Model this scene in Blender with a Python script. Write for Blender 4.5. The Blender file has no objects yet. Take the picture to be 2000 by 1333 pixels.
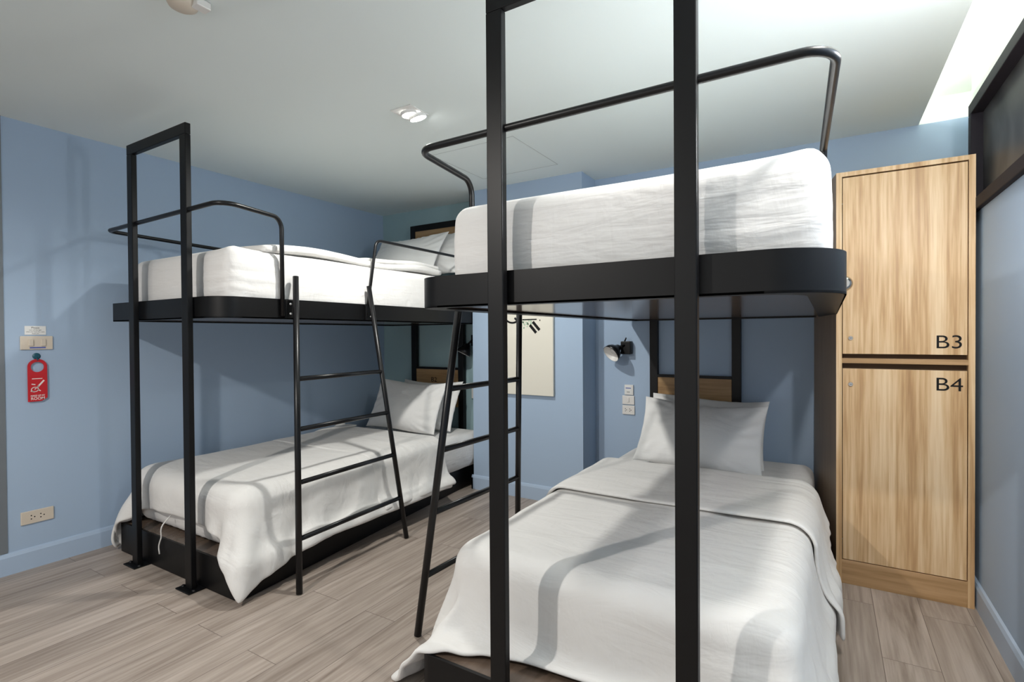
import bpy, bmesh, math, random
import numpy as np
from mathutils import Vector, Matrix
random.seed(5); np.random.seed(5)
S = bpy.context.scene
COL = S.collection
# ------------------------------------------------------------------ camera
YAW, PIT, ROL, CH, FPX = .5437, -.0112, -.0069, 1.25, 1019.3
f = Vector((-math.sin(YAW)*math.cos(PIT), math.cos(YAW)*math.cos(PIT), math.sin(PIT)))
rt = Vector((math.cos(YAW), math.sin(YAW), 0)); up = rt.cross(f)
r2 = rt*math.cos(ROL)+up*math.sin(ROL); u2 = -rt*math.sin(ROL)+up*math.cos(ROL)
cam = bpy.data.objects.new('camera', bpy.data.cameras.new('camera')); COL.objects.link(cam)
cam.matrix_world = Matrix(((r2.x,u2.x,-f.x,0),(r2.y,u2.y,-f.y,0),(r2.z,u2.z,-f.z,CH),(0,0,0,1)))
cam.data.sensor_width = 36; cam.data.lens = FPX/2000*36; cam.data.clip_start = .02
S.camera = cam
# ------------------------------------------------------------------ world, exposure, large lights
S.view_settings.view_transform = 'Standard'; S.view_settings.look = 'None'
S.view_settings.gamma = 1; S.view_settings.use_curve_mapping = False
S.view_settings.exposure = .27
w = bpy.data.worlds.new('world'); S.world = w; w.use_nodes = True
w.node_tree.nodes['Background'].inputs[0].default_value = (1, .985, .965, 1)
w.node_tree.nodes['Background'].inputs[1].default_value = .76
H = 2.42                                                     # ceiling height
def light(name, kind, loc, power, color=(1,1,1), size=.05, target=None, **k):
    d = bpy.data.lights.new(name, kind); d.energy = power; d.color = color
    if kind == 'AREA':
        d.shape = 'RECTANGLE'; d.size, d.size_y = size
    else: d.shadow_soft_size = size
    for a, b in k.items(): setattr(d, a, b)
    o = bpy.data.objects.new(name, d); COL.objects.link(o); o.location = loc
    if target is not None:
        o.rotation_euler = (Vector(target)-Vector(loc)).to_track_quat('-Z', 'Y').to_euler()
    return o
light('aisle_downlight', 'SPOT', (-1.86, 2.12, H-.045), 62, (1,.99,.94), .035, (-1.84, 2.14, 0), spot_size=math.radians(165), spot_blend=.6)
light('entrance_downlight', 'SPOT', (-1.87, -.62, H-.05), 120, (1,.95,.89), .035, (-1.8, -.3, 0), spot_size=math.radians(165), spot_blend=.6)
light('locker_downlight', 'SPOT', (.30, 1.28, H-.05), 55, (1,.96,.91), .05, (.30, 1.35, 0), spot_size=math.radians(165), spot_blend=.6)
light('cove_strip', 'AREA', (.30, 1.0, H+.05), 15, (.97,1,.93), (5.2, .05), (.66, 1.0, H+.09))
light('wall_sconce', 'POINT', (.50, 1.74, 1.99), 22, (1,.97,.93), .03)
# ------------------------------------------------------------------ materials
def mat(name, col=(.8,.8,.8), rough=.5, metal=0, emit=None, spec=.5, sheen=0):
    m = bpy.data.materials.new(name); m.use_nodes = True
    b = m.node_tree.nodes['Principled BSDF']
    b.inputs['Base Color'].default_value = (*col, 1); b.inputs['Roughness'].default_value = rough
    b.inputs['Metallic'].default_value = metal; b.inputs['Specular IOR Level'].default_value = spec
    if sheen: b.inputs['Sheen Weight'].default_value = sheen
    if emit: b.inputs['Emission Color'].default_value = (*emit[0],1); b.inputs['Emission Strength'].default_value = emit[1]
    return m
def nodes(m): return m.node_tree.nodes, m.node_tree.links, m.node_tree.nodes['Principled BSDF']
def coords(m, scale, rot=(0,0,0)):
    n, l, b = nodes(m)
    t = n.new('ShaderNodeTexCoord'); mp = n.new('ShaderNodeMapping')
    mp.inputs['Scale'].default_value = scale; mp.inputs['Rotation'].default_value = rot
    l.new(t.outputs['Object'], mp.inputs['Vector']); return mp
def noise_bump(m, scale, nscale, strength, dist, detail=3, rot=(0,0,0), prev=None, distort=0):
    n, l, b = nodes(m); mp = coords(m, scale, rot)
    nz = n.new('ShaderNodeTexNoise'); nz.inputs['Scale'].default_value = nscale
    nz.inputs['Detail'].default_value = detail; nz.inputs['Distortion'].default_value = distort
    l.new(mp.outputs[0], nz.inputs['Vector'])
    bp = n.new('ShaderNodeBump'); bp.inputs['Strength'].default_value = strength; bp.inputs['Distance'].default_value = dist
    l.new(nz.outputs['Fac'], bp.inputs['Height'])
    if prev: l.new(prev.outputs[0], bp.inputs['Normal'])
    l.new(bp.outputs[0], b.inputs['Normal']); return bp
def ramp(m, src, stops, target='Base Color'):
    n, l, b = nodes(m); r = n.new('ShaderNodeValToRGB'); e = r.color_ramp.elements
    while len(e) < len(stops): e.new(.5)
    for i, (p, c) in enumerate(stops): e[i].position = p; e[i].color = (*c, 1)
    l.new(src, r.inputs[0])
    if target: l.new(r.outputs[0], b.inputs[target])
    return r
WALLC = (.388, .50, .65)
M = {}
M['wall'] = mat('blue_wall_paint', WALLC, .62, spec=.3); noise_bump(M['wall'], (1,1,1), 220, .05, .002)
M['tealwall'] = mat('teal_wall_paint', (.33,.47,.50), .62, spec=.3)
M['hatch'] = mat('hatch_joint', (.52,.56,.56), .8)
M['ceil'] = mat('white_ceiling_paint', (.81,.88,.87), .85, spec=.2)
M['cove'] = mat('cove_paint', (.86,.89,.84), .8, spec=.2)
M['base'] = mat('baseboard_paint', (.41,.52,.67), .4)
M['greytrim'] = mat('grey_panel_paint', (.17,.19,.21), .45)
M['black'] = mat('black_powder_coated_steel', (.0035,.0035,.004), .42, spec=.28)
M['blackm'] = mat('black_satin_steel', (.005,.005,.006), .33, spec=.4)
M['winframe'] = mat('dark_window_frame', (.018,.016,.022), .6, spec=.12)
M['chrome'] = mat('chrome', (.50,.50,.49), .2, 1)
M['bolt'] = mat('zinc_bolt', (.8,.8,.8), .3, .6)
M['cream'] = mat('cream_plastic', (.66,.58,.48), .4)
M['white'] = mat('white_plastic', (.78,.76,.73), .4)
M['card'] = mat('white_card', (.8,.8,.78), .6)
M['ink'] = mat('dark_print', (.012,.012,.013), .7, spec=.15)
M['blueink'] = mat('blue_label', (.06,.10,.40), .5)
M['red'] = mat('red_plastic', (.55,.012,.02), .4)
M['pinkprint'] = mat('white_print', (.85,.75,.72), .6)
M['teal'] = mat('teal_plastic', (.012,.09,.13), .35)
M['green'] = mat('pale_green_print', (.42,.58,.44), .6)
M['canvas'] = mat('cream_canvas', (.76,.73,.64), .8); noise_bump(M['canvas'], (1,1,1), 400, .1, .001)
M['led'] = mat('led_glow', (1,1,1), .5, emit=((1,.99,.95), 40))
M['glass'] = mat('dark_glass_painted_reflections', (.05,.05,.055), .4, spec=.2)
nn, ll, bb = nodes(M['glass']); mp = coords(M['glass'], (1,1.2,1.2)); nz = nn.new('ShaderNodeTexNoise'); nz.inputs['Scale'].default_value = 2.2; nz.inputs['Distortion'].default_value = 1.5
ll.new(mp.outputs[0], nz.inputs['Vector']); ramp(M['glass'], nz.outputs['Fac'], [(.35,(.035,.034,.036)),(.75,(.10,.10,.10))])  # smoky reflections painted into the pane colour as paler noise
# cotton
def cotton(name, col, k):
    m = mat(name, col, .88, spec=.2, sheen=.15)
    p = noise_bump(m, (1.0,3.2,2.2), 3.0, .35*k, .035, 4, (0,.3,.5), distort=.6)
    p = noise_bump(m, (3.0,1.0,1.0), 9, .22*k, .010, 4, (0,0,-.6), p, distort=.8)
    if k < .75: noise_bump(m, (1.1,1.1,7.5), 4.5, .26, .012, 3, (.06,-.05,0), p, distort=.5)
    return m
M['cotton'] = cotton('white_cotton', (.80,.785,.76), 1.0)
M['sheet'] = cotton('white_fitted_sheet', (.80,.785,.765), .7)
M['pillow'] = cotton('white_pillowcase', (.79,.785,.77), .8)
# oak
def wood(name, axis, stops, s=1.0, rough=.45, bump=.12):
    m = mat(name, (.6,.4,.2), rough); n, l, b = nodes(m)
    sc = {'z':(13,13,.5),'x':(.55,9,9),'y':(9,.55,9)}[axis]
    mp = coords(m, tuple(v*s for v in sc))
    a = n.new('ShaderNodeTexNoise'); a.inputs['Scale'].default_value = 1.0; a.inputs['Detail'].default_value = 6; a.inputs['Roughness'].default_value=.6; a.inputs['Distortion'].default_value=.5
    l.new(mp.outputs[0], a.inputs['Vector'])
    mp2 = coords(m, tuple(v*s*5 for v in sc)); c = n.new('ShaderNodeTexNoise'); c.inputs['Scale'].default_value=1.3; c.inputs['Detail'].default_value=4
    l.new(mp2.outputs[0], c.inputs['Vector'])
    mx = n.new('ShaderNodeMix'); mx.data_type='FLOAT'; mx.inputs[0].default_value=.38
    l.new(a.outputs['Fac'], mx.inputs[2]); l.new(c.outputs['Fac'], mx.inputs[3])
    ramp(m, mx.outputs[0], stops)
    bp = n.new('ShaderNodeBump'); bp.inputs['Strength'].default_value=bump; bp.inputs['Distance'].default_value=.004
    l.new(mx.outputs[0], bp.inputs['Height']); l.new(bp.outputs[0], b.inputs['Normal']); return m
OAK = [(.32,(.36,.20,.09)),(.43,(.52,.32,.155)),(.50,(.64,.43,.235)),(.60,(.76,.56,.35)),(.72,(.80,.62,.42))]
M['oak'] = wood('light_oak_laminate', 'z', OAK)
M['oakh'] = wood('light_oak_laminate_horizontal', 'x', [(.30,(.26,.145,.06)),(.45,(.40,.24,.11)),(.6,(.54,.34,.18))])
M['oakside'] = wood('shaded_side_laminate', 'z', [(.30,(.20,.13,.08)),(.5,(.27,.185,.115)),(.7,(.34,.24,.15))])  # darker oak copy, the shade on the locker side put into its colour
M['oakpanel'] = wood('headboard_oak', 'x', [(.30,(.22,.125,.05)),(.45,(.36,.21,.09)),(.65,(.50,.32,.15))], s=1.3)
M['board'] = wood('brown_laminate_board', 'y', [(.3,(.085,.058,.040)),(.6,(.14,.10,.075))], rough=.16, bump=.02)
M['gap'] = mat('recess_shade_brown', (.10,.055,.025), .7)  # brown darkened to carry the shade inside the locker
# floor planks
def floor_mat():
    m = mat('grey_oak_vinyl_planks', (.4,.33,.28), .42, spec=.35); n, l, b = nodes(m)
    t = n.new('ShaderNodeTexCoord'); mp = n.new('ShaderNodeMapping'); mp.inputs['Rotation'].default_value = (0,0,math.pi/2)
    l.new(t.outputs['Object'], mp.inputs['Vector'])
    br = n.new('ShaderNodeTexBrick'); br.offset = .37
    for k, v in (('Scale',1),('Mortar Size',.0012),('Brick Width',1.22),('Row Height',.18),('Bias',0)): br.inputs[k].default_value = v
    br.inputs['Color1'].default_value=(.0,.0,.0,1); br.inputs['Color2'].default_value=(1,1,1,1); br.inputs['Mortar'].default_value=(.45,.45,.45,1)
    l.new(mp.outputs[0], br.inputs['Vector'])
    # offset grain per plank
    ad = n.new('ShaderNodeVectorMath'); ad.operation='MULTIPLY_ADD'; ad.inputs[1].default_value=(7.3,3.1,5.7)
    l.new(br.outputs['Color'], ad.inputs[0]); l.new(t.outputs['Object'], ad.inputs[2])
    m1 = n.new('ShaderNodeMapping'); m1.inputs['Scale'].default_value=(14,.9,1); l.new(ad.outputs[0], m1.inputs['Vector'])
    a = n.new('ShaderNodeTexNoise'); a.inputs['Scale'].default_value=1; a.inputs['Detail'].default_value=7; a.inputs['Roughness'].default_value=.62; a.inputs['Distortion'].default_value=.9
    l.new(m1.outputs[0], a.inputs['Vector'])
    m2 = n.new('ShaderNodeMapping'); m2.inputs['Scale'].default_value=(75,3.2,1); l.new(ad.outputs[0], m2.inputs['Vector'])
    c = n.new('ShaderNodeTexNoise'); c.inputs['Scale'].default_value=1; c.inputs['Detail'].default_value=5; l.new(m2.outputs[0], c.inputs['Vector'])
    mx = n.new('ShaderNodeMix'); mx.data_type='FLOAT'; mx.inputs[0].default_value=.35
    l.new(a.outputs['Fac'], mx.inputs[2]); l.new(c.outputs['Fac'], mx.inputs[3])
    r = ramp(m, mx.outputs[0], [(.28,(.17,.13,.105)),(.42,(.31,.253,.212)),(.56,(.43,.362,.312)),(.72,(.54,.465,.41))], None)
    tone = n.new('ShaderNodeMix'); tone.data_type='RGBA'; tone.blend_type='MULTIPLY'; tone.inputs[0].default_value=1
    tr = n.new('ShaderNodeMapRange'); tr.inputs[3].default_value=.88; tr.inputs[4].default_value=1.08
    l.new(br.outputs['Color'], tr.inputs[0]); l.new(r.outputs[0], tone.inputs[6]); l.new(tr.outputs[0], tone.inputs[7])
    seam = n.new('ShaderNodeMix'); seam.data_type='RGBA'; seam.inputs[7].default_value=(.13,.10,.085,1)
    l.new(br.outputs['Fac'], seam.inputs[0]); l.new(tone.outputs[2], seam.inputs[6]); l.new(seam.outputs[2], b.inputs['Base Color'])
    bp = n.new('ShaderNodeBump'); bp.inputs['Strength'].default_value=.15; bp.inputs['Distance'].default_value=.003
    l.new(mx.outputs[0], bp.inputs['Height']); l.new(bp.outputs[0], b.inputs['Normal']); return m
M['floor'] = floor_mat()
# ------------------------------------------------------------------ mesh helpers
def smooth(me, on=True):
    for p in me.polygons: p.use_smooth = on
def obj(name, bm, m, parent=None, sm=False, **tags):
    me = bpy.data.meshes.new(name); bmesh.ops.recalc_face_normals(bm, faces=bm.faces); bm.to_mesh(me); bm.free()
    me.materials.append(M[m] if isinstance(m, str) else m)
    if sm:
        smooth(me)
        if sm is not True: me.set_sharp_from_angle(angle=math.radians(sm))
    o = bpy.data.objects.new(name, me); COL.objects.link(o)
    if parent: o.parent = parent
    for k, v in tags.items(): o[k] = v
    return o
def struct(name, bm, m, **k): return obj(name, bm, m, kind='structure', **k)
def empty(name, loc, label, cat, group=None):
    o = bpy.data.objects.new(name, None); COL.objects.link(o); o.location = loc; o.empty_display_size = .1
    o['label'] = label; o['category'] = cat
    if group: o['group'] = group
    return o
def keep(o, parent):                                    # parent without moving world geometry
    o.parent = parent; o.matrix_parent_inverse = Matrix.Translation(-Vector(root_loc(parent))); return o
def root_loc(p):
    v = Vector(p.location)
    return v
def box(bm, a, b, bev=0, seg=2):
    t = bmesh.new(); bmesh.ops.create_cube(t, size=1)
    a = Vector(a); b = Vector(b); c = (a+b)/2; d = b-a
    for v in t.verts: v.co = Vector((v.co.x*d.x, v.co.y*d.y, v.co.z*d.z))+c
    if bev: bmesh.ops.bevel(t, geom=t.edges[:], offset=bev, segments=seg, affect='EDGES', profile=.5)
    me = bpy.data.meshes.new('t'); t.to_mesh(me); t.free(); bm.from_mesh(me); bpy.data.meshes.remove(me); return bm
def B(a, b, bev=0, seg=2): return box(bmesh.new(), a, b, bev, seg)
def fillet(pts, r, n=8):
    pts = [Vector(p) for p in pts]; out = [pts[0]]
    for i in range(1, len(pts)-1):
        p, q, s = pts[i-1], pts[i], pts[i+1]
        u = (p-q).normalized(); v = (s-q).normalized(); ri = r[i-1] if isinstance(r, (list,tuple)) else r
        ang = u.angle(v)
        if ang > 3.1 or ri <= 0: out.append(q); continue
        t = min(ri/math.tan(ang/2), (p-q).length*.49, (s-q).length*.49); rr = t*math.tan(ang/2)
        c = q+(u+v).normalized()*(rr/math.sin(ang/2))
        a = q+u*t-c; b2 = q+v*t-c; ax = a.cross(b2).normalized(); th = a.angle(b2)
        for k in range(n+1): out.append(c+Matrix.Rotation(th*k/n, 3, ax)@a)
    out.append(pts[-1]); return out
def tube(bm, pts, rad, n=14, caps=True):
    pts = [Vector(p) for p in pts]; N = len(pts); rings = []; prev = None
    for i, p in enumerate(pts):
        d = (pts[min(i+1,N-1)]-pts[max(i-1,0)]).normalized()
        if prev is None:
            a = d.orthogonal().normalized()
        else:
            a = (prev-d*prev.dot(d)).normalized()
        prev = a; b = d.cross(a)
        rr = rad[i] if isinstance(rad, (list,tuple)) else rad
        rings.append([bm.verts.new(p+(a*math.cos(2*math.pi*k/n)+b*math.sin(2*math.pi*k/n))*rr) for k in range(n)])
    for i in range(N-1):
        for k in range(n):
            bm.faces.new((rings[i][k], rings[i][(k+1)%n], rings[i+1][(k+1)%n], rings[i+1][k]))
    if caps: bm.faces.new(rings[0][::-1]); bm.faces.new(rings[-1])
    return bm
def lathe(bm, prof, org, axis, n=32):
    org = Vector(org); axis = Vector(axis).normalized(); a = axis.orthogonal().normalized(); b = axis.cross(a); rings = []
    for r, h in prof:
        if r < 1e-6: rings.append([bm.verts.new(org+axis*h)])
        else: rings.append([bm.verts.new(org+axis*h+(a*math.cos(2*math.pi*k/n)+b*math.sin(2*math.pi*k/n))*r) for k in range(n)])
    for i in range(len(rings)-1):
        p, q = rings[i], rings[i+1]
        for k in range(n):
            k2 = (k+1)%n
            if len(p) == 1 and len(q) == 1: continue
            if len(p) == 1: bm.faces.new((p[0], q[k], q[k2]))
            elif len(q) == 1: bm.faces.new((p[k], q[0], p[k2]))
            else: bm.faces.new((p[k], q[k], q[k2], p[k2]))
    return bm
def prism(bm, pts, z0, z1):
    lo = [bm.verts.new((x,y,z0)) for x,y in pts]; hi = [bm.verts.new((x,y,z1)) for x,y in pts]; n = len(pts)
    bm.faces.new(lo[::-1]); bm.faces.new(hi)
    for i in range(n): bm.faces.new((lo[i], lo[(i+1)%n], hi[(i+1)%n], hi[i]))
    return bm
def rrect(x0, x1, y0, y1, rs, n=16):                     # radii: (x0y0, x1y0, x1y1, x0y1)
    out = []
    for (cx, cy, sx, sy, r, a0) in ((x0,y0,1,1,rs[0],180),(x1,y0,-1,1,rs[1],270),(x1,y1,-1,-1,rs[2],0),(x0,y1,1,-1,rs[3],90)):
        if r < 1e-4: out.append((cx,cy)); continue
        for k in range(n+1):
            a = math.radians(a0+90*k/n); out.append((cx+sx*r+r*math.cos(a), cy+sy*r+r*math.sin(a)))
    return out
def ring(bm, po, pi, z0, z1):
    n = len(po)
    L = [[bm.verts.new((x,y,z)) for x,y in P] for P, z in ((po,z0),(po,z1),(pi,z1),(pi,z0))]
    for j in range(4):
        a, b = L[j], L[(j+1)%4]
        for i in range(n): bm.faces.new((a[i], a[(i+1)%n], b[(i+1)%n], b[i]))
    return bm
def text(s, size, loc, rotmat, m, name, parent, ext=.0008, sx=1.0, bold=0.0, align='LEFT'):
    c = bpy.data.curves.new(name, 'FONT'); c.body = s; c.size = size; c.extrude = ext; c.align_x = align; c.offset = bold
    t = bpy.data.objects.new('t', c); COL.objects.link(t); bpy.context.view_layer.update()
    me = bpy.data.meshes.new_from_object(t.evaluated_get(bpy.context.evaluated_depsgraph_get()))
    bpy.data.objects.remove(t); bpy.data.curves.remove(c)
    for v in me.vertices: v.co = rotmat @ Vector((v.co.x*sx, v.co.y, v.co.z)) + Vector(loc)
    me.materials.clear(); me.materials.append(M[m]); me.name = name
    o = bpy.data.objects.new(name, me); COL.objects.link(o)
    if parent: keep(o, parent)
    return o
FRONT = Matrix(((1,0,0),(0,0,-1),(0,1,0)))                # text on a wall facing -Y
LEFTW = Matrix(((0,0,1),(1,0,0),(0,1,0)))                 # text on the left wall facing +X (reads along +Y)
# ------------------------------------------------------------------ room
XL, XR, YB, YP = -3.71, .588, 3.72, 3.47
PX0, PX1 = -2.470, -1.505
YN = -2.6
struct('floor', B((XL-.1, YN, -.1), (XR+.2, YB+.1, 0)), 'floor')
struct('wall_left', B((XL-.12, YN, 0), (XL, YB+.12, H+.3)), 'wall')
struct('wall_back', B((PX0, YB, 0), (XR+.25, YB+.12, H)), 'wall')
struct('wall_back_left', B((XL, YB, 0), (PX0, YB+.12, H)), 'tealwall')
struct('wall_back_cove', B((XL, YB, H), (XR+.25, YB+.12, H+.3)), 'cove')
struct('wall_pillar', B((PX0, YP, 0), (PX1, YB, H)), 'wall')
# right wall with a window opening; steps back a little behind the locker
WY0, WY1, WZ0, WZ1 = 2.06, 3.22, 1.80, 2.31
bm = bmesh.new()
box(bm, (XR, YN, 0), (XR+.12, 3.27, WZ0)); box(bm, (XR, YN, WZ1), (XR+.12, 3.27, H-.12))
box(bm, (XR, YN, WZ0), (XR+.12, WY0, WZ1)); box(bm, (XR, WY1, WZ0), (XR+.12, 3.27, WZ1))
box(bm, (.665, 3.27, 0), (.71, YB, H))
struct('wall_right', bm, 'wall')
bm = bmesh.new(); box(bm, (XR, YN, H-.12), (XR+.12, 3.27, H+.3)); box(bm, (.665, 3.27, H), (.71, YB, H+.3))
struct('trim_cove_wall', bm, 'cove')
struct('ceiling', B((XL-.1, YN, H), (.44, YB+.1, H+.015)), 'ceil')
bm = B((.12, YN, H+.135), (XR+.2, YB, H+.16)); box(bm, (.10, YN, H+.015), (.13, YB, H+.15))
struct('ceiling_cove', bm, 'cove')
BH = .115
def baseboard(name, a, b, nx, ny):                       # a profile swept along a wall foot
    a = Vector(a); b = Vector(b); n = Vector((nx, ny, 0)); bm = bmesh.new()
    prof = [(0,0),(.014,0),(.014,BH-.022),(.008,BH-.006),(0,BH)]
    r = [[bm.verts.new(p+n*d+Vector((0,0,z))) for d, z in prof] for p in (a, b)]
    for k in range(5): bm.faces.new((r[0][k], r[0][(k+1)%5], r[1][(k+1)%5], r[1][k]))
    bm.faces.new(r[0]); bm.faces.new(r[1][::-1]); return struct(name, bm, 'base')
baseboard('baseboard_left', (XL,YN,0), (XL,YB,0), 1, 0)
baseboard('baseboard_back', (PX1,YB,0), (-.075,YB,0), 0, -1)
baseboard('baseboard_pillar', (PX0-.014,YP,0), (PX1+.014,YP,0), 0, -1)
baseboard('baseboard_pillar_left', (PX0,YP-.014,0), (PX0,YB,0), -1, 0)
baseboard('baseboard_pillar_right', (PX1,YP-.014,0), (PX1,YB,0), 1, 0)
baseboard('baseboard_right', (XR,YN,0), (XR,3.26,0), -1, 0)
struct('trim_1', B((XL, -1.2, BH), (XL+.004, .968, H)), 'greytrim')
bm = bmesh.new()                                          # flush hatch in the ceiling: thin frame line
hx0, hx1, hy0, hy1 = -2.20, -1.58, 2.64, 3.24
po = [(hx0,hy0),(hx1,hy0),(hx1,hy1),(hx0,hy1)]; e = .004
struct('trim_2', ring(bm, po, [(hx0+e,hy0+e),(hx1-e,hy0+e),(hx1-e,hy1-e),(hx0+e,hy1-e)], H-.0015, H+.001), 'hatch')
# window in the right wall
FW = .052
bm = bmesh.new()
for a, b in (((WY0,WZ0),(WY1,WZ0+FW)), ((WY0,WZ1-FW),(WY1,WZ1)), ((WY0,WZ0+FW),(WY0+FW,WZ1-FW)), ((WY1-FW,WZ0+FW),(WY1,WZ1-FW))):
    box(bm, (XR-.022, a[0], a[1]), (XR+.06, b[0], b[1]), .003)
win = struct('window_1', bm, 'winframe')
gl = obj('window_pane', B((XR+.022, WY0+FW, WZ0+FW), (XR+.03, WY1-FW, WZ1-FW)), 'glass', win)
# ------------------------------------------------------------------ bunk beds
ZR0, ZR1 = 1.345, 1.45
def bunk(label, P):
    x0, x1, yf, yb = P['x0'], P['x1'], P['yf'], P['yb']
    root = empty('bunk_bed', ((x0+x1)/2, yf, 0), label, 'bunk bed', 'bunk beds')
    def part(name, bm, m='black', par=None, sm=False, **k):
        o = obj(name, bm, m, None, sm, **k); keep(o, par or root)
        if par: o.matrix_parent_inverse = Matrix()
        return o
    # end frame: two posts joined by a top bar
    yp0, yp1 = P['yp']; pw = .056
    for i, px in enumerate(P['posts']):
        p = part('post', B((px, yp0, .006), (px+pw, yp1, P['ztop']-.0555), .003))
        pl = part('foot_plate', B((px-.035, yp0-.03, 0), (px+pw+.035, yp1+.026, .007), .002), 'black', p)
        for sx in (-.022, pw+.022):
            bb_ = lathe(bmesh.new(), [(0,.014),(.006,.013),(.010,.009),(.010,.006)], (px+sx, (yp0+yp1)/2-.012, 0), (0,0,1), 12)
            part('bolt', bb_, 'blackm', p, True)
    part('top_bar', B((P['posts'][0], yp0, P['ztop']-.055), (P['posts'][1]+pw, yp1, P['ztop']), .003))
    # upper platform rim and board
    rs = P['rs']; ins = .085
    po = rrect(x0, x1, yf, yb, rs); pi = rrect(x0+ins, x1-ins, yf+.05, yb-.05, [max(r-.05, .02) if r > .03 else r*.6 for r in rs])
    pm = rrect(x0+.004, x1-.004, yf+.004, yb-.004, [max(r-.004,.001) if r else 0 for r in rs])
    if len(pi) != len(po): pi = [(min(max(x, x0+ins), x1-ins), min(max(y, yf+.05), yb-.05)) for x, y in po]
    bm = ring(bmesh.new(), po, pm, ZR0, ZR1); ring(bm, po, pi, ZR0, ZR0+.006)
    part('platform_rim', bm, 'black', None, 35)
    bpoly = [(x, y) for x, y in rrect(x0+.006, x1-.006, yf+.006, yb-.006, [max(r-.006,.001) if r else 0 for r in rs])]
    part('platform_board', prism(bmesh.new(), bpoly, ZR0+.008, ZR0+.024), 'board')
    # lower base
    bx0, bx1, by0, by1, bz = P['base']; br = P['brs']
    sk = lambda Q: [(x-P.get('skew', 0)*(x-bx0)/(bx1-bx0)*(y-by0), y) for x, y in Q]
    part('bed_base', prism(bmesh.new(), sk(rrect(bx0, bx1, by0, by1, br)), .004, bz-.012))
    bo = rrect(bx0, bx1, by0, by1, br); bi = rrect(bx0+.012, bx1-.012, by0+.012, by1-.012, [max(r-.012,.001) if r else 0 for r in br])
    bo, bi = sk(bo), sk(bi)
    part('base_rim', ring(bmesh.new(), bo, bi, bz-.012, bz))
    part('base_board', prism(bmesh.new(), bi, bz-.0125, bz-.003), 'board')
    # guard rail
    g = P['guard']
    part('guard_rail', tube(bmesh.new(), fillet(g, P['gr'], 9), .0115, 14), 'blackm', None, True)
    part('side_guard_rail', tube(bmesh.new(), fillet(P['sguard'], .05, 8), .0095, 12), 'blackm', None, True)
    # ladder
    lad = part('ladder', tube(bmesh.new(), [P['lad'][0][0], P['lad'][0][1]], .0155, 16), 'blackm', None, True)
    part('stile', tube(bmesh.new(), [P['lad'][1][0], P['lad'][1][1]], .0145, 16), 'blackm', lad, True)
    A0, A1 = map(Vector, P['lad'][0]); C0, C1 = map(Vector, P['lad'][1])
    for z in (1.03, .775, .515, .25):
        p = A0.lerp(A1, (A0.z-z)/(A0.z-A1.z)); q = C0.lerp(C1, (C0.z-z)/(C0.z-C1.z))
        part('rung', tube(bmesh.new(), [p, q], .0125, 14), 'blackm', lad, True)
    sx = P['side']                                       # +1 ladder on the right side, -1 on the left
    xe = x1 if sx > 0 else x0
    for (T, Bt), dy in ((P['lad'][0], -.03), (P['lad'][1], .03)):
        T = Vector(T); Bt = Vector(Bt)
        br_ = part('bracket', B((min(xe-.001*sx, xe+.02*sx), T.y-.014+min(dy,0)*1.4, ZR0+.006), (max(xe-.001*sx, xe+.02*sx), T.y+.014+max(dy,0)*1.4, ZR1-.006), .002), 'black', lad)
        for z in (ZR0+.028, ZR1-.025):
            part('bracket_bolt', lathe(bmesh.new(), [(0,.006),(.005,.005),(.0065,0)], (xe+.02*sx, T.y+dy*.85, z), (sx,0,0), 12), 'bolt', lad, True)
    # headboard frame on the wall
    hb = part('headboard_frame', B((P['hb'][0], yb, .10), (P['hb'][0]+.055, yb+.04, 2.262), .002))
    part('upright', B((P['hb'][1]-.055, yb, .10), (P['hb'][1], yb+.04, 2.262), .002), 'black', hb)
    for z0, z1 in ((2.208, 2.262), (.948, .966), (1.90, 1.915)):
        part('crossbar', B((P['hb'][0]+.055, yb, z0), (P['hb'][1]-.055, yb+.04, z1), .001), 'black', hb)
    for z0, z1 in ((.62, .948), (1.915, 2.208)):
        part('headboard_panel', B((P['hb'][0]+.056, yb+.006, z0), (P['hb'][1]-.056, yb+.034, z1), .001), 'oakpanel', hb)
    return root, hb
zg = 1.875
PL = dict(x0=-3.56, x1=-2.476, yf=1.40, yb=3.66, yp=(1.365,1.392), posts=(-3.283,-2.735), ztop=2.302, rs=(.002,.12,.02,.002),
    skew=.095, base=(-3.545,-2.362,1.415,3.66,.172), brs=(.012,.05,.02,.002), side=1,
    guard=[(-2.464,1.735,1.36),(-2.464,1.735,zg),(-2.39,1.375,zg+.005),(-3.60,1.395,zg),(-3.56,2.25,1.845),(-3.55,2.40,1.845),(-3.55,2.40,1.40)], gr=[.06,.07,.045,.3,.05],
    sguard=[(-2.464,2.32,1.36),(-2.464,2.41,1.862),(-2.464,3.52,1.862),(-2.464,3.52,1.40)],
    lad=(((-2.445,1.803,1.573),(-2.19,1.615,.003)), ((-2.445,2.325,1.562),(-2.225,2.405,.003))), hb=(-3.305,-2.712))
PR = dict(x0=-1.245, x1=.041, yf=1.375, yb=3.68, yp=(1.338,1.365), posts=(-.896,-.331), ztop=2.29, rs=(.12,.17,.02,.02),
    base=(-1.205,.0,1.355,3.68,.165), brs=(.05,.02,.02,.02), side=-1,
    guard=[(-1.238,1.74,1.36),(-1.238,1.74,zg),(-1.19,1.36,zg+.005),(.02,1.36,zg+.01),(-.012,2.05,1.865),(-.010,2.08,1.40)], gr=[.06,.07,.07,.04],
    sguard=[(-1.238,2.27,1.36),(-1.23,2.36,1.862),(-1.23,3.52,1.862),(-1.23,3.52,1.40)],
    lad=(((-1.285,1.74,1.50),(-1.46,1.64,.003)), ((-1.285,2.20,1.50),(-1.415,2.38,.003))), hb=(-1.082,-.484))
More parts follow.
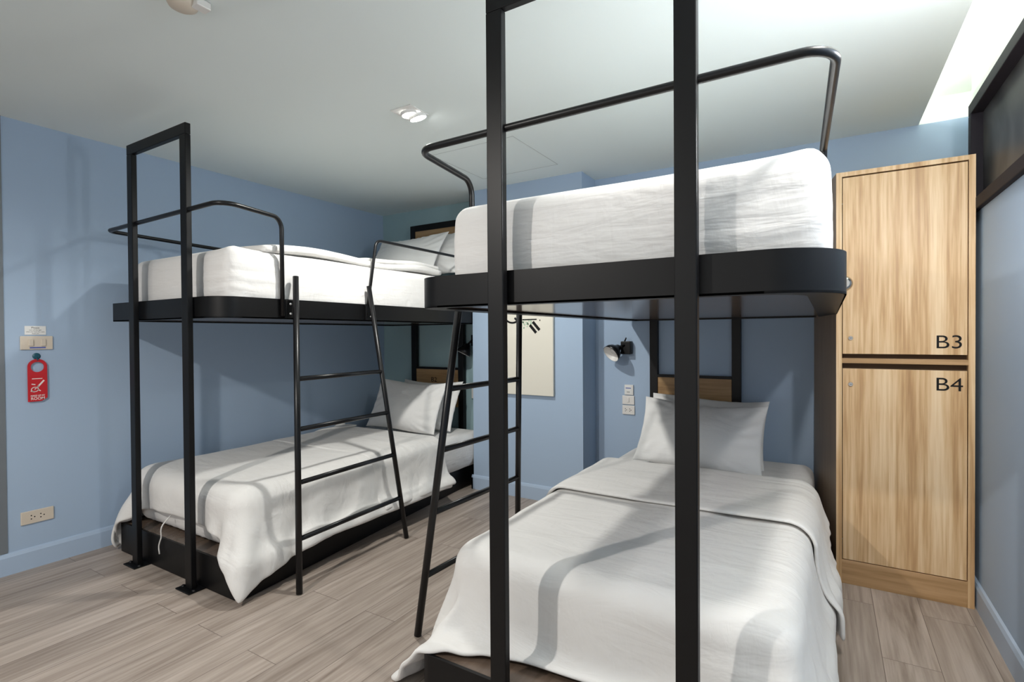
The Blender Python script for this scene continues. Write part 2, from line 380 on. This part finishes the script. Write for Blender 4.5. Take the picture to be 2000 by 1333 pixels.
bl, hbl = bunk('black steel bunk bed standing along the blue left wall, red door tag beside its foot', PL)
br_, hbr = bunk('nearer black steel bunk bed beside the oak lockers, its posts cut by the picture edges', PR)
text('B2', .058, (-3.078, PL['yb']+.0055, .835), FRONT, 'ink', 'lettering', None, .0005, 1.15, .0).parent = hbl
# ------------------------------------------------------------------ soft goods
def fbm(P, seed, scale, amp):
    rs = np.random.RandomState(seed); out = np.zeros(len(P))
    for k in range(7):
        d = rs.normal(size=3); d /= np.linalg.norm(d); fr = scale*(1+.45*k); ph = rs.uniform(0, 6.28)
        w2 = rs.normal(size=3); w2 /= np.linalg.norm(w2)
        out += np.sin(fr*(P@d)+ph+1.3*np.sin(fr*.6*(P@w2)+ph*2))/(1+.35*k)
    return out*amp/2.5
def mattress(name, x0, x1, y0, y1, z0, z1, label, r=.055, puck=None, seed=1, m='sheet'):
    bm = bmesh.new(); c = np.array([(x0+x1)/2, (y0+y1)/2, (z0+z1)/2]); h = np.array([x1-x0, y1-y0, z1-z0])/2
    bmesh.ops.create_cube(bm, size=2); bmesh.ops.subdivide_edges(bm, edges=bm.edges[:], cuts=47, use_grid_fill=True)
    V = np.array([v.co[:] for v in bm.verts]); A = np.abs(V)
    V = np.sign(V)*(1-(1-A)**1.25)                       # gather vertices towards the edges
    P = V*h; q = np.clip(P, -(h-r), h-r); d = P-q; L = np.linalg.norm(d, axis=1, keepdims=True)
    n = np.where(L > 1e-6, d/np.maximum(L, 1e-6), 0); P = q+n*r; P = np.where(L > 1e-6, P, V*h)
    W = P+c; side = 1-np.clip((h[2]-.04-np.abs(P[:,2]))/-.04+1, 0, 1)
    # pulled creases radiating from the upper foot corners, puckers along the lower hem
    o = fbm(W, seed, 6, .0035)
    for cx in (x0, x1):
        dx = np.hypot(W[:,0]-cx, W[:,1]-y0); zz = W[:,2]-z0
        o += .0028*np.sin(zz*120+dx*30+3*np.sin(dx*11+zz*9)+cx*7)*np.exp(-dx/.22)*np.clip(dx/.05,0,1)*np.clip(.5+fbm(W, seed+4, 5, .8),0,1)
    hem = np.exp(-(W[:,2]-z0)/.05)
    o += .003*np.sin(W[:,0]*150+W[:,1]*130+3*np.sin(W[:,0]*21))*hem
    bulge = .010*(1-(P[:,2]/h[2])**2) - .009*np.clip(1-(W[:,2]-z0)/.09, 0, 1)
    nn_ = n.copy(); nn_[:,2] *= .3; W = W+nn_*(o+bulge)[:,None]
    W[:,2] += .012*np.exp(-np.hypot(W[:,0]-x1+.03, W[:,1]-y0-.03)/.07)*(P[:,2] > .5*h[2])
    for v, p in zip(bm.verts, W): v.co = p
    o_ = obj(name, bm, m, None, True, label=label, category='mattress', group='mattresses in white fitted sheets'); return o_
mattress('mattress', -3.475, -2.492, 1.468, 3.62, ZR0+.026, 1.70, 'white sheeted mattress on the upper deck of the bunk by the left wall', seed=3)
mattress('mattress', -1.118, .002, 1.445, 3.62, ZR0+.026, 1.70, 'thick white sheeted mattress on the upper deck beside the oak lockers', seed=7)
mattress('mattress', -3.49, -2.485, 1.49, 3.62, .172, .455, 'white sheeted mattress low on the floor base by the left wall, under the duvet', seed=5)
mattress('mattress', -1.185, -.075, 1.54, 3.64, .165, .455, 'white sheeted mattress low on the floor base beside the oak lockers, under the duvet', seed=9)

class Cloth:
    def __init__(s, xs, ys, z, boxes, off, floor=.008, xmin=None, seed=0, steps=170, iters=10, pin_rows=2, kick=None):
        rs = np.random.RandomState(seed)
        X, Y = np.meshgrid(xs, ys); P = np.stack([X, Y, np.full_like(X, z)], -1)
        s.P = P; s.V = np.zeros_like(P); dx = xs[1]-xs[0]; dy = abs(ys[1]-ys[0])
        G = np.zeros_like(X)
        for k in range(10):
            a, b, c, d = rs.uniform(-9, 9, 4); G += np.sin(a*X+b*Y+c)*np.cos(d*Y)
        s.P[..., 2] += .004*G/3
        # rest lengths slightly longer than laid out so that the cloth wrinkles
        cons = []
        def add(di, dj, L, k):
            A = (slice(max(0,-di) if di < 0 else 0, None if di <= 0 else -di), slice(max(0,-dj) if dj < 0 else 0, None if dj <= 0 else -dj))
            Bx = (slice(di if di > 0 else 0, None if di >= 0 else di), slice(dj if dj > 0 else 0, None if dj >= 0 else dj))
            cons.append((A, Bx, L, k))
        add(0,1,dx,1.); add(1,0,dy,1.); add(1,1,math.hypot(dx,dy),.35); add(1,-1,math.hypot(dx,dy),.35)
        add(0,2,2*dx,.16); add(2,0,2*dy,.16); add(0,4,4*dx,.05); add(4,0,4*dy,.05)
        C = np.zeros_like(X)
        for _ in range(steps):
            prev = s.P.copy(); s.V *= .975; s.V[..., 2] -= 9.8*.012
            if kick is not None: s.V += kick(s.P)
            s.P = s.P+s.V*.012
            for it in range(iters):
                D = np.zeros_like(s.P); Wt = np.zeros_like(X)
                for A, Bx, L, k in cons:
                    d = s.P[Bx]-s.P[A]; ln = np.sqrt((d*d).sum(-1))+1e-9
                    cdx = d*(k*.5*(ln-L)/ln)[..., None]
                    D[A] += cdx; D[Bx] -= cdx; Wt[A] += k; Wt[Bx] += k
                s.P += D*(1.9/np.maximum(Wt, 1))[..., None]
                s.P[:pin_rows] = prev[:pin_rows] if _ > 25 else np.stack([s.P[:pin_rows,:,0], prev[:pin_rows,:,1], s.P[:pin_rows,:,2]], -1)
                if it % 3 == 2 or it == iters-1: s.collide(boxes, off, floor, xmin, prev)
            s.V = (s.P-prev)/.012
            sp = np.linalg.norm(s.V, axis=-1, keepdims=True); s.V *= np.minimum(1, 2.5/np.maximum(sp, 1e-6))
    def collide(s, boxes, off, floor, xmin, prev):
        P = s.P
        for (lo, hi, r) in boxes:
            lo = np.array(lo); hi = np.array(hi); c = (lo+hi)/2; h = (hi-lo)/2-r
            q = P-c; a = np.abs(q)-h; o = np.maximum(a, 0); L = np.sqrt((o*o).sum(-1)); mx = a.max(-1)
            sd = L+np.minimum(mx, 0)-r; hit = sd < off
            if not hit.any(): continue
            ax = a.argmax(-1); n1 = np.zeros_like(P); np.put_along_axis(n1, ax[..., None], 1., -1)
            n = np.where((L > 1e-7)[..., None], o/np.maximum(L, 1e-7)[..., None], n1)*np.sign(q)
            push = np.where(hit, off-sd, 0)[..., None]*n
            P += push
            t = P-prev; t = t-(t*n).sum(-1, keepdims=True)*n
            P -= np.where(hit, .35, 0)[..., None]*t
        low = P[..., 2] < floor
        P[..., 2] = np.maximum(P[..., 2], floor); P[..., :2] -= np.where(low, .4, 0)[..., None]*(P-prev)[..., :2]
        if xmin is not None: P[..., 0] = np.maximum(P[..., 0], xmin)
def sheet_bm(C, seed, amp=.004, trim=0, top=.47):
    P = C.P; ny, nx = P.shape[:2]; F = P.reshape(-1, 3)
    gu = np.gradient(P, axis=1); gv = np.gradient(P, axis=0); n = np.cross(gu, gv); n /= np.linalg.norm(n, axis=-1, keepdims=True)+1e-9
    if n[ny//3, nx//2, 2] < 0: n = -n
    hang = np.clip((top-.03-F[:,2])/.25, 0, 1)
    yy = F[:,1]+F[:,0]; fold = np.sin(yy*27+2.2*np.sin(yy*5.3+seed)+hang*1.5)*(.55+.45*np.sin(yy*4.1+seed*2))
    F = F+n.reshape(-1, 3)*(fbm(F, seed, 9, amp)+.013*hang*fold)[:, None]
    F[:,2] = np.maximum(F[:,2], .006)
    bm = bmesh.new(); vs = [bm.verts.new(p) for p in F]
    for j in range(ny-1):
        for i in range(nx-1):
            if trim and i > nx-1-trim*max(0, 1-j/13.)**.8: continue
            bm.faces.new((vs[j*nx+i], vs[j*nx+i+1], vs[(j+1)*nx+i+1], vs[(j+1)*nx+i]))
    bmesh.ops.delete(bm, geom=[v for v in bm.verts if not v.link_faces], context='VERTS')
    return bm
def cloth_obj(name, bm, parent=None, thick=.012, **k):
    o = obj(name, bm, 'cotton', parent, True, **k)
    s_ = o.modifiers.new('solid', 'SOLIDIFY'); s_.thickness = thick; s_.offset = -1
    u = o.modifiers.new('sub', 'SUBSURF'); u.levels = 1; u.render_levels = 1
    return o
def duvet(label, mx0, mx1, my0, mt, base, hang_l, hang_r, foot, fold_r, fold_l, xmin, seed, fl=.012, trim=0, extra=[]):
    DX = .026
    xs = np.arange(mx0-hang_l, mx1+hang_r+.001, DX); ys = np.arange(3.0, my0-foot, -DX)
    boxes = [((mx0, my0, .0), (mx1, 3.64, mt), .06), (base[0], base[1], .012)]+extra
    c1 = Cloth(xs, ys, mt+.06, boxes, .026, fl, xmin, seed)
    xs2 = np.arange(mx0-fold_l, mx1+fold_r+.001, DX); ys2 = np.arange(3.03, 2.32, -DX)
    boxes2 = [((mx0, my0, .0), (mx1, 3.64, mt), .06), (base[0], base[1], .012)]
    c2 = Cloth(xs2, ys2, mt+.09, boxes2, .048, fl, (xmin+.01) if xmin is not None else None, seed+1, steps=140)
    d = cloth_obj('duvet', sheet_bm(c1, seed, .005, trim), None, .018, label=label, category='duvet', group='white duvets on the lower beds')
    fo = cloth_obj('folded_back_end', sheet_bm(c2, seed+1, .004, trim), d, .016)
    return d, c1, c2
dl, cl1, cl2 = duvet('white duvet on the lower bed by the left wall, end folded back', -3.49, -2.47, 1.49, .455,
    ((-3.545,1.415,0),(-2.362,3.66,.172)), .56, .30, .175, .33, .44, XL+.03, 11, .012, 0)
dr, cr1, cr2 = duvet('white duvet on the lower bed beside the oak lockers, end folded back', -1.185, -.075, 1.54, .455,
    ((-1.205,1.355,0),(0,3.68,.165)), .285, .35, .27, .37, .29, None, 23, .012, 9, [((-1.27,1.33,0),(-1.0,1.75,.085),.03)])
# tie string at the foot of the left duvet
tie = obj('tie_string', tube(bmesh.new(), fillet([(-3.05,1.455,.285),(-3.045,1.40,.24),(-3.05,1.405,.18),(-3.075,1.402,.13),(-3.06,1.40,.09)], .05, 4), .0035, 8), 'cotton', dl, True)
# folded duvet on the upper left mattress
def slab(name, x0, x1, y0, y1, z0, z1, r, seed, label=None, parent=None, **k):
    if label: k['label'] = label
    bm = bmesh.new(); c = np.array([(x0+x1)/2, (y0+y1)/2, (z0+z1)/2]); h = np.array([x1-x0, y1-y0, z1-z0])/2
    bmesh.ops.create_cube(bm, size=2); bmesh.ops.subdivide_edges(bm, edges=bm.edges[:], cuts=31, use_grid_fill=True)
    P = np.array([v.co[:] for v in bm.verts])*h; q = np.clip(P, -(h-r), h-r); d = P-q; L = np.linalg.norm(d, axis=1, keepdims=True)
    P = np.where(L > 1e-6, q+d/np.maximum(L, 1e-6)*r, P); W = P+c
    W[:,2] += fbm(W, seed, 7, .006)*(P[:,2] > -.2*h[2]); W[:,0] += fbm(W, seed+2, 10, .006)*(np.abs(P[:,0]) > .8*h[0])
    W[:,2] += .012*np.exp(-((W[:,0]-x1)/.1)**2)*np.sin(W[:,1]*7)
    for v, p in zip(bm.verts, W): v.co = p
    return obj(name, bm, 'cotton', parent, True, **k)
ud = slab('duvet', -3.45, -2.50, 1.66, 3.12, 1.70, 1.745, .02, 4, label='thin white duvet laid flat on the upper left mattress', category='duvet')
slab('folded_back_end', -3.45, -2.51, 2.45, 3.10, 1.738, 1.772, .016, 6, None, ud)
# ------------------------------------------------------------------ pillows
def pillow(loc, w_, h_, t_, lean, yaw, label, seed, group, roll=0):
    n = 44; bm = bmesh.new(); g = {}
    R = Matrix.Rotation(yaw, 3, 'Z') @ Matrix.Rotation(-lean, 3, 'X') @ Matrix.Rotation(roll, 3, 'Y')
    pts = []
    for sgn in (1, -1):
        for j in range(n+1):
            for i in range(n+1):
                u = -1+2*i/n; v = -1+2*j/n
                u_ = math.sin(u*math.pi/2); v_ = math.sin(v*math.pi/2)
                edge = i in (0, n) or j in (0, n)
                if sgn < 0 and edge: g[(sgn,i,j)] = g[(1,i,j)]; continue
                x = w_/2*u_*(1-.055*(1-v_*v_)); z = h_/2*v_*(1-.075*(1-u_*u_))
                th = t_/2*((1-u_**2)**.55)*((1-v_**2)**.5)*(1+.12*math.sin(3*u_+seed))*(1-.18*v_)
                pts.append((x, -sgn*th, z)); g[(sgn,i,j)] = len(pts)-1
    P = np.array(pts); r_ = np.maximum(np.abs(P[:,0])/(w_/2), np.abs(P[:,2])/(h_/2))
    ang = np.arctan2(P[:,2], P[:,0])
    crease = .005*np.sin(ang*26+seed+3*np.sin(r_*4))*np.clip((r_-.45)/.4, 0, 1)*np.clip((1.02-r_)/.2, 0, 1)
    P[:,1] += np.sign(P[:,1])*(crease+fbm(P, seed, 11, .005)*np.clip((1-r_)/.2, 0, 1))
    P[:,1] += .012*np.sin(P[:,0]*9+seed)*np.clip((r_-.5)/.5, 0, 1)
    P[:,2] += .010*np.sin(P[:,0]*7+seed*2)*(r_ > .0)
    vs = [bm.verts.new(R@Vector(p)+Vector(loc)) for p in P]
    for sgn in (1, -1):
        for j in range(n):
            for i in range(n):
                q = [vs[g[(sgn,a,b)]] for a, b in ((i,j),(i+1,j),(i+1,j+1),(i,j+1))]
                if len(set(q)) > 2: bm.faces.new(q if sgn > 0 else q[::-1])
    return obj('pillow', bm, 'pillow', None, True, label=label, category='pillow', group=group)
G1 = 'plump white pillows propped against the headboards'
pillow((-.655,3.225,.645), .72, .44, .17, math.radians(35), .0, 'white pillow in front of the pair beside the oak lockers', 2, G1, .02)
pillow((-.665,3.42,.64), .72, .46, .13, math.radians(28), -.02, 'white pillow behind its pair beside the oak lockers, mostly hidden', 5, G1, .01)
pillow((-2.975,3.235,.672), .72, .43, .17, math.radians(26), .03, 'white pillow in front of the pair on the lower left bed, below the B2 sign', 8, G1, .0)
pillow((-2.93,3.42,.665), .66, .43, .13, math.radians(24), -.03, 'white pillow behind its pair on the lower left bed', 12, G1, -.0)
pillow((-2.985,3.25,1.905), .72, .42, .16, math.radians(34), .02, 'white pillow in front of the pair on the upper left bed', 15, G1, -.02)
pillow((-2.84,3.42,1.93), .68, .42, .13, math.radians(28), -.03, 'white pillow behind its pair on the upper left bed, under the high headboard', 19, G1, .0)
# ------------------------------------------------------------------ locker
LX0, LX1, LY, LZ = .038, .567, 3.07, 2.045
lk = empty('locker', ((LX0+LX1)/2, LY, 0), 'tall light oak locker pair marked B3 and B4 in the right corner', 'locker')
def lp(name, bm, m='oak', par=None, **k):
    o = obj(name, bm, m, None, **k)
    if par is None: keep(o, lk)
    else: o.parent = par
    return o
tk = .024
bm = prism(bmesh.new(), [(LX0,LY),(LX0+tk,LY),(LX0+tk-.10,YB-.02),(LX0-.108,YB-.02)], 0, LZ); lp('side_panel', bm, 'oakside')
lp('side_edge', B((LX0-.0005, LY-.001, 0), (LX0+tk, LY+.003, LZ), 0))
lp('side_panel', B((LX1-tk, LY, 0), (LX1, YB-.02, LZ), .001))
lp('top_panel', B((LX0+tk, LY, LZ-.022), (LX1-tk, YB-.02, LZ), .0008))
lp('shelf', B((LX0+tk, LY, 1.100), (LX1-tk, YB-.05, 1.124), .0008), 'oakh')
lp('back_panel', B((LX0+tk-.10, YB-.03, .02), (LX1-tk, YB-.022, LZ-.03)), 'gap')
lp('plinth', B((LX0+tk, LY+.002, 0), (LX1-tk, LY+.02, .118), .001), 'oakh')
for nm, z0, z1, lz in (('B3', 1.146, 2.017, 1.224), ('B4', .122, 1.073, .996)):
    d = lp('door', B((LX0+tk+.003, LY+.003, z0), (LX1-tk-.003, LY+.022, z1), .001))
    # board added behind the finger gap, its dark colour stands for the shade there
    lk_ = lathe(bmesh.new(), [(0,.006),(.009,.006),(.0105,.004),(.0105,0)], (LX0+.060, LY+.003, lz), (0,-1,0), 24); lp('lock', lk_, 'chrome', d, )
    lp('keyhole', B((LX0+.0545, LY-.0035, lz-.001), (LX0+.0655, LY-.0028, lz+.001)), 'ink', d)
    t = text(nm, .087, (.423, LY+.0022, 1.176 if nm == 'B3' else .981), FRONT, 'ink', 'lettering', None, .0006, 1.14, -.0004); t.parent = d
lp('gap_shade_board', B((LX0+tk, LY+.035, 1.05), (LX1-tk, LY+.04, 1.17)), 'gap')
hd = lathe(bmesh.new(), [(0,.018),(.022,.018),(.030,.014),(.036,.004),(.036,0)], (.072, LY+.003, 1.495), (0,-1,0), 32); lp('handle', hd, 'chrome')
# ------------------------------------------------------------------ wall fittings
def plate(name, lo, hi, m, label, cat, group=None, bev=.003):
    c = [(a+b)/2 for a, b in zip(lo, hi)]; o = empty(name, c, label, cat, group)
    p = obj('plate', B(lo, hi, bev), m); keep(p, o); return o
# left wall: card, switches, hook, tag, socket
o = empty('notice_card', (XL, 1.095, 1.295), 'small white printed card above the light switch on the left wall', 'card')
keep(obj('card', B((XL+.001,1.05,1.270), (XL+.003,1.140,1.318)), 'card'), o)
for i, (s_, sz) in enumerate((('Please', .014), ('turn off the light', .008), ('when you leave the room', .0075), ('thank you', .0075))):
    text(s_, sz, (XL+.0032, 1.095, 1.304-i*.0095-(.001 if i else 0)), LEFTW, 'ink', 'printing', o, .0001, 1.0, 0, 'CENTER')
o = plate('switch_plate', (XL,1.030,1.189), (XL+.009,1.168,1.263), 'cream', 'cream double light switch under the small card on the left wall', 'light switch')
for y in (1.073, 1.126):
    r = obj('rocker', B((XL+.008, y-.011, 1.208), (XL+.015, y+.011, 1.246), .003), 'cream'); keep(r, o)
keep(obj('label_strip', B((XL+.0092, 1.068, 1.196), (XL+.0098, 1.136, 1.203)), 'blueink'), o)
o = empty('wall_hook', (XL, 1.098, 1.153), 'teal round hook on the left wall holding the red tag', 'hook')
keep(obj('disc', lathe(bmesh.new(), [(0,.007),(.012,.007),(.0175,.003),(.0175,0)], (XL, 1.098, 1.153), (1,0,0), 28), 'teal'), o)
keep(obj('prong', tube(bmesh.new(), fillet([(XL+.004,1.098,1.148),(XL+.014,1.098,1.130),(XL+.022,1.098,1.137)], .006, 4), .003, 10), 'teal', None, True), o)
# red door hanger
o = empty('door_hanger', (XL+.01, 1.098, 1.03), 'red door hanger tag with white print hanging from the teal hook', 'door hanger')
bm = bmesh.new(); yc, zc, R1, R2 = 1.098, 1.096, .0415, .028
n = 40; outer = []; inner = []
for k in range(n):
    a = 2*math.pi*k/n; ca, sa = math.cos(a), math.sin(a)
    if sa >= 0: outer.append((yc+R1*ca, zc+R1*sa))
    else:
        if k <= 30: t = (k-20)/10; outer.append((yc-R1+t*R1, zc-.19) if t > .55 else (yc-R1, zc-.19*t/.55))
        else: t = (k-30)/10; outer.append((yc+t*R1/1.0, zc-.19) if t < .45 else (yc+R1, zc-.19*(1-(t-.45)/.55)))
    inner.append((yc+R2*ca, zc-.002+R2*sa))
outer = [(yc-R1, zc-.19) if (abs(z-(zc-.19)) < 1e-6 and y < yc-R1+.03 and y > yc-R1-.001 and y < yc-R1*.4) else (y, z) for y, z in outer]
X0, X1 = XL+.010, XL+.013
L4 = [[bm.verts.new((x, y, z)) for y, z in Q] for Q, x in ((outer,X0),(outer,X1),(inner,X1),(inner,X0))]
for j in range(4):
    for i in range(n):
        q = (L4[j][i], L4[j][(i+1)%n], L4[(j+1)%4][(i+1)%n], L4[(j+1)%4][i])
        try: bm.faces.new(q)
        except ValueError: pass
keep(obj('tag', bm, 'red'), o)
ic = bmesh.new(); xx = XL+.0135
def stroke(bm, a, b, wd):
    a = Vector(a); b = Vector(b); d = (b-a).normalized(); nrm = Vector((-d.y, d.x))*wd/2
    v = [bm.verts.new((xx, p.x, p.y)) for p in (a+nrm, b+nrm, b-nrm, a-nrm)]; bm.faces.new(v)
stroke(ic, (1.098,.985), (1.125,1.020), .008); stroke(ic, (1.085,.972), (1.103,.992), .004)
for k in range(14):
    a0, a1 = 2*math.pi*k/14, 2*math.pi*(k+1)/14
    stroke(ic, (1.086+.015*math.cos(a0), .972+.012*math.sin(a0)), (1.086+.015*math.cos(a1), .972+.012*math.sin(a1)), .004)
stroke(ic, (1.072,1.002), (1.088,.998), .005); stroke(ic, (1.068,.965), (1.084,.958), .005); stroke(ic, (1.098,.972), (1.110,.962), .005)
stroke(ic, (1.074,1.030), (1.118,1.030), .004)
keep(obj('printed_icon', ic, 'pinkprint'), o)
text('MAKE UP MY', .0125, (xx, 1.098, .933), LEFTW, 'pinkprint', 'printing', o, .0001, .85, .0003, 'CENTER')
text('ROOM', .021, (xx, 1.098, .915), LEFTW, 'pinkprint', 'printing', o, .0001, .95, .0003, 'CENTER')
def holes(par, pts, axis):
    for (x, y, z) in pts:
        keep(obj('socket_hole', lathe(bmesh.new(), [(0,.0006),(.0032,.0006),(.0032,0)], (x, y, z), axis, 12), 'ink'), par)
o = plate('wall_socket', (XL,1.020,.243), (XL+.009,1.160,.313), 'cream', 'cream double power socket low on the left wall near the baseboard', 'power socket')
holes(o, [(XL+.009, y+a, .278+b) for y in (1.068, 1.108) for a, b in ((-.005,.009),(-.005,-.009),(.009,0))], (1,0,0))
# right bedside: card, switch, socket
yb = YB
o = empty('notice_card', (-1.243, yb, .845), 'small white framed notice above the switch beside the right headboard', 'card')
keep(obj('frame', B((-1.278,yb-.012,.806), (-1.212,yb,.880), .002), 'white'), o)
keep(obj('card', B((-1.274,yb-.014,.812), (-1.222,yb-.012,.876)), 'card'), o)
keep(obj('printed_band', B((-1.268,yb-.0146,.853), (-1.228,yb-.014,.859)), 'blueink'), o)
keep(obj('printed_line', B((-1.260,yb-.0146,.826), (-1.236,yb-.014,.829)), 'ink'), o)
o = plate('switch_plate', (-1.296,yb-.010,.735), (-1.205,yb,.800), 'white', 'white single light switch between notice and socket by the right bed', 'light switch')
keep(obj('rocker', B((-1.258,yb-.015,.752), (-1.243,yb-.009,.785), .002), 'white'), o)
o = plate('wall_socket', (-1.296,yb-.010,.662), (-1.203,yb,.728), 'white', 'white double power socket under the switch beside the right headboard', 'power socket')
holes(o, [(x+a, yb-.010, .695+b) for x in (-1.268, -1.235) for a, b in ((-.004,.008),(-.004,-.008),(.005,0))], (0,-1,0))
o = plate('switch_plate', (-2.66,YB-.010,.70), (-2.575,YB,.80), 'white', 'white bedside switch half hidden by the pillar edge', 'light switch')
keep(obj('rocker', B((-2.628,YB-.015,.735), (-2.605,YB-.009,.765), .002), 'white'), o)
# reading lamps
def reading_lamp(x, y, z, aim, label, mount):
    o = empty('reading_lamp', (x, y, z), label, 'reading lamp', 'black bedside reading lamps')
    keep(obj('wall_bracket', B((x-.03,y-.055,z-.045), (x+.045,y,z+.05), .006), 'black'), o)
    c = Vector(mount); a = Vector(aim).normalized()
    keep(obj('arm', tube(bmesh.new(), [(x,y-.05,z+.02), c-a*.01], .009, 12), 'black', None, True), o)
    keep(obj('tilt_lever', tube(bmesh.new(), [(x-.005,y-.04,z+.045), (x+.012,y-.05,z+.075)], .005, 10), 'black', None, True), o)
    prof = [(0,-.012),(.018,-.012),(.024,-.002),(.030,.012),(.050,.030),(.062,.052),(.067,.080),(.0655,.080),(.058,.054),(.045,.032),(.02,.016),(0,.014)]
    sh = obj('shade', lathe(bmesh.new(), prof[:7]+[(.0655,.080)], c, a, 36), 'blackm', None, True); keep(sh, o)
    keep(obj('reflector', lathe(bmesh.new(), [(.0652,.080),(.0575,.054),(.0445,.033),(.02,.017),(0,.015)], c, a, 36), 'white', None, True), o)
    keep(obj('bulb', lathe(bmesh.new(), [(.022,.018),(.026,.04),(.02,.058),(0,.062)], c, a, 24), 'white', None, True), o)
    return o
reading_lamp(-1.262, YB, 1.150, (-.45,-.75,-.62), 'black reading lamp by the right headboard, pale inside of its shade showing', (-1.30,3.635,1.155))
reading_lamp(-2.60, YB, 1.205, (-.35,-.35,-.95), 'black reading lamp beside the left bunk, half hidden by the pillar', (-2.640,3.63,1.165))
# poster on the pillar
o = empty('canvas_picture', (-1.985, YP, 1.2), 'cream canvas picture on the pillar with dark stripes and green dots', 'picture')
yq = YP-.028
keep(obj('canvas', B((-2.24,yq,.795), (-1.728,YP-.004,1.80), .003), 'canvas'), o)
bm = bmesh.new(); yq -= .0012
def q4(bm, c, L, wd, ang):
    ca, sa = math.cos(ang), math.sin(ang)
    v = [bm.verts.new((c[0]+sx*L/2*ca-sy*wd/2*sa, yq, c[1]+sx*L/2*sa+sy*wd/2*ca)) for sx, sy in ((-1,-1),(1,-1),(1,1),(-1,1))]; bm.faces.new(v)
q4(bm, (-1.868,1.318), .085, .022, math.radians(-48)); q4(bm, (-1.895,1.296), .080, .022, math.radians(-48))
q4(bm, (-1.925,1.367), .125, .009, 0); q4(bm, (-1.836,1.360), .008, .010, 0); q4(bm, (-2.045,1.372), .030, .016, -.8)
for k in range(8):
    a = -2.5+k*.2; q4(bm, (-2.075+.07*math.cos(a), 1.405+.06*math.sin(a)), .018, .014, a+math.pi/2)
keep(obj('dark_print', bm, 'ink'), o)
bm = bmesh.new(); rs_ = random.Random(3)
for k in range(26):
    x_, z_ = rs_.uniform(-1.985,-1.905), rs_.uniform(1.285,1.362)
    if (x_+1.945)**2+(z_-1.345)**2 < .055**2: q4(bm, (x_, z_), .010, .010, rs_.uniform(0,3))
keep(obj('green_dots', bm, 'green'), o)
# ------------------------------------------------------------------ ceiling fittings
dlx, dly = -1.86, 2.07
o = empty('downlight', (dlx, dly, H), 'lit recessed square downlight in the ceiling between the bunks', 'ceiling light')
po = [(dlx-.078,dly-.068),(dlx+.06,dly-.068),(dlx+.06,dly+.075),(dlx-.078,dly+.075)]
bm = bmesh.new(); box(bm, (dlx-.078, dly-.068, H-.005), (dlx+.06, dly+.075, H-.0002), .001)
keep(obj('trim_plate', bm, 'card'), o)
keep(obj('gimbal_ring', lathe(bmesh.new(), [(.040,.0),(.044,.014),(.046,.014),(.050,0)], (dlx-.008, dly+.005, H-.004), (.1,.1,-1), 36), 'card', None, True), o)
ax = Vector((.18,.30,-1)).normalized(); hc = Vector((dlx+.01, dly+.04, H-.006))
keep(obj('lamp_head', lathe(bmesh.new(), [(.046,0),(.048,.018),(.046,.020),(.043,.020)], hc, ax, 36), 'card', None, True), o)
keep(obj('led_disc', lathe(bmesh.new(), [(0,.0215),(.03,.0213),(.044,.019)], hc, ax, 36), 'led', None, True), o)
o = empty('smoke_detector', (-1.895, .985, H), 'cream round smoke detector on the ceiling at the top picture edge', 'smoke detector')
keep(obj('base', lathe(bmesh.new(), [(0,.030),(.030,.030),(.044,.022),(.050,.010),(.050,0)], (-1.915, .975, H), (0,0,-1), 36), 'cream', None, True), o)
keep(obj('sensor_box', B((-1.885,.985,H-.028), (-1.845,1.035,H-.001), .004), 'white'), o)
# sconce on the right wall, behind the picture edge (its light throws the guard-rail shadows on the left wall)
o = empty('wall_sconce', (XR, 1.74, 1.97), 'small white wall lamp high on the right wall', 'wall lamp')
keep(obj('back_plate', B((XR-.012,1.70,1.90), (XR,1.78,2.02), .003), 'card'), o)
keep(obj('glowing_globe', lathe(bmesh.new(), [(0,-.028),(.014,-.024),(.024,-.014),(.028,0),(.024,.014),(.014,.024),(0,.028)], (.50,1.74,1.93), (0,0,1), 24), 'led', None, True), o)
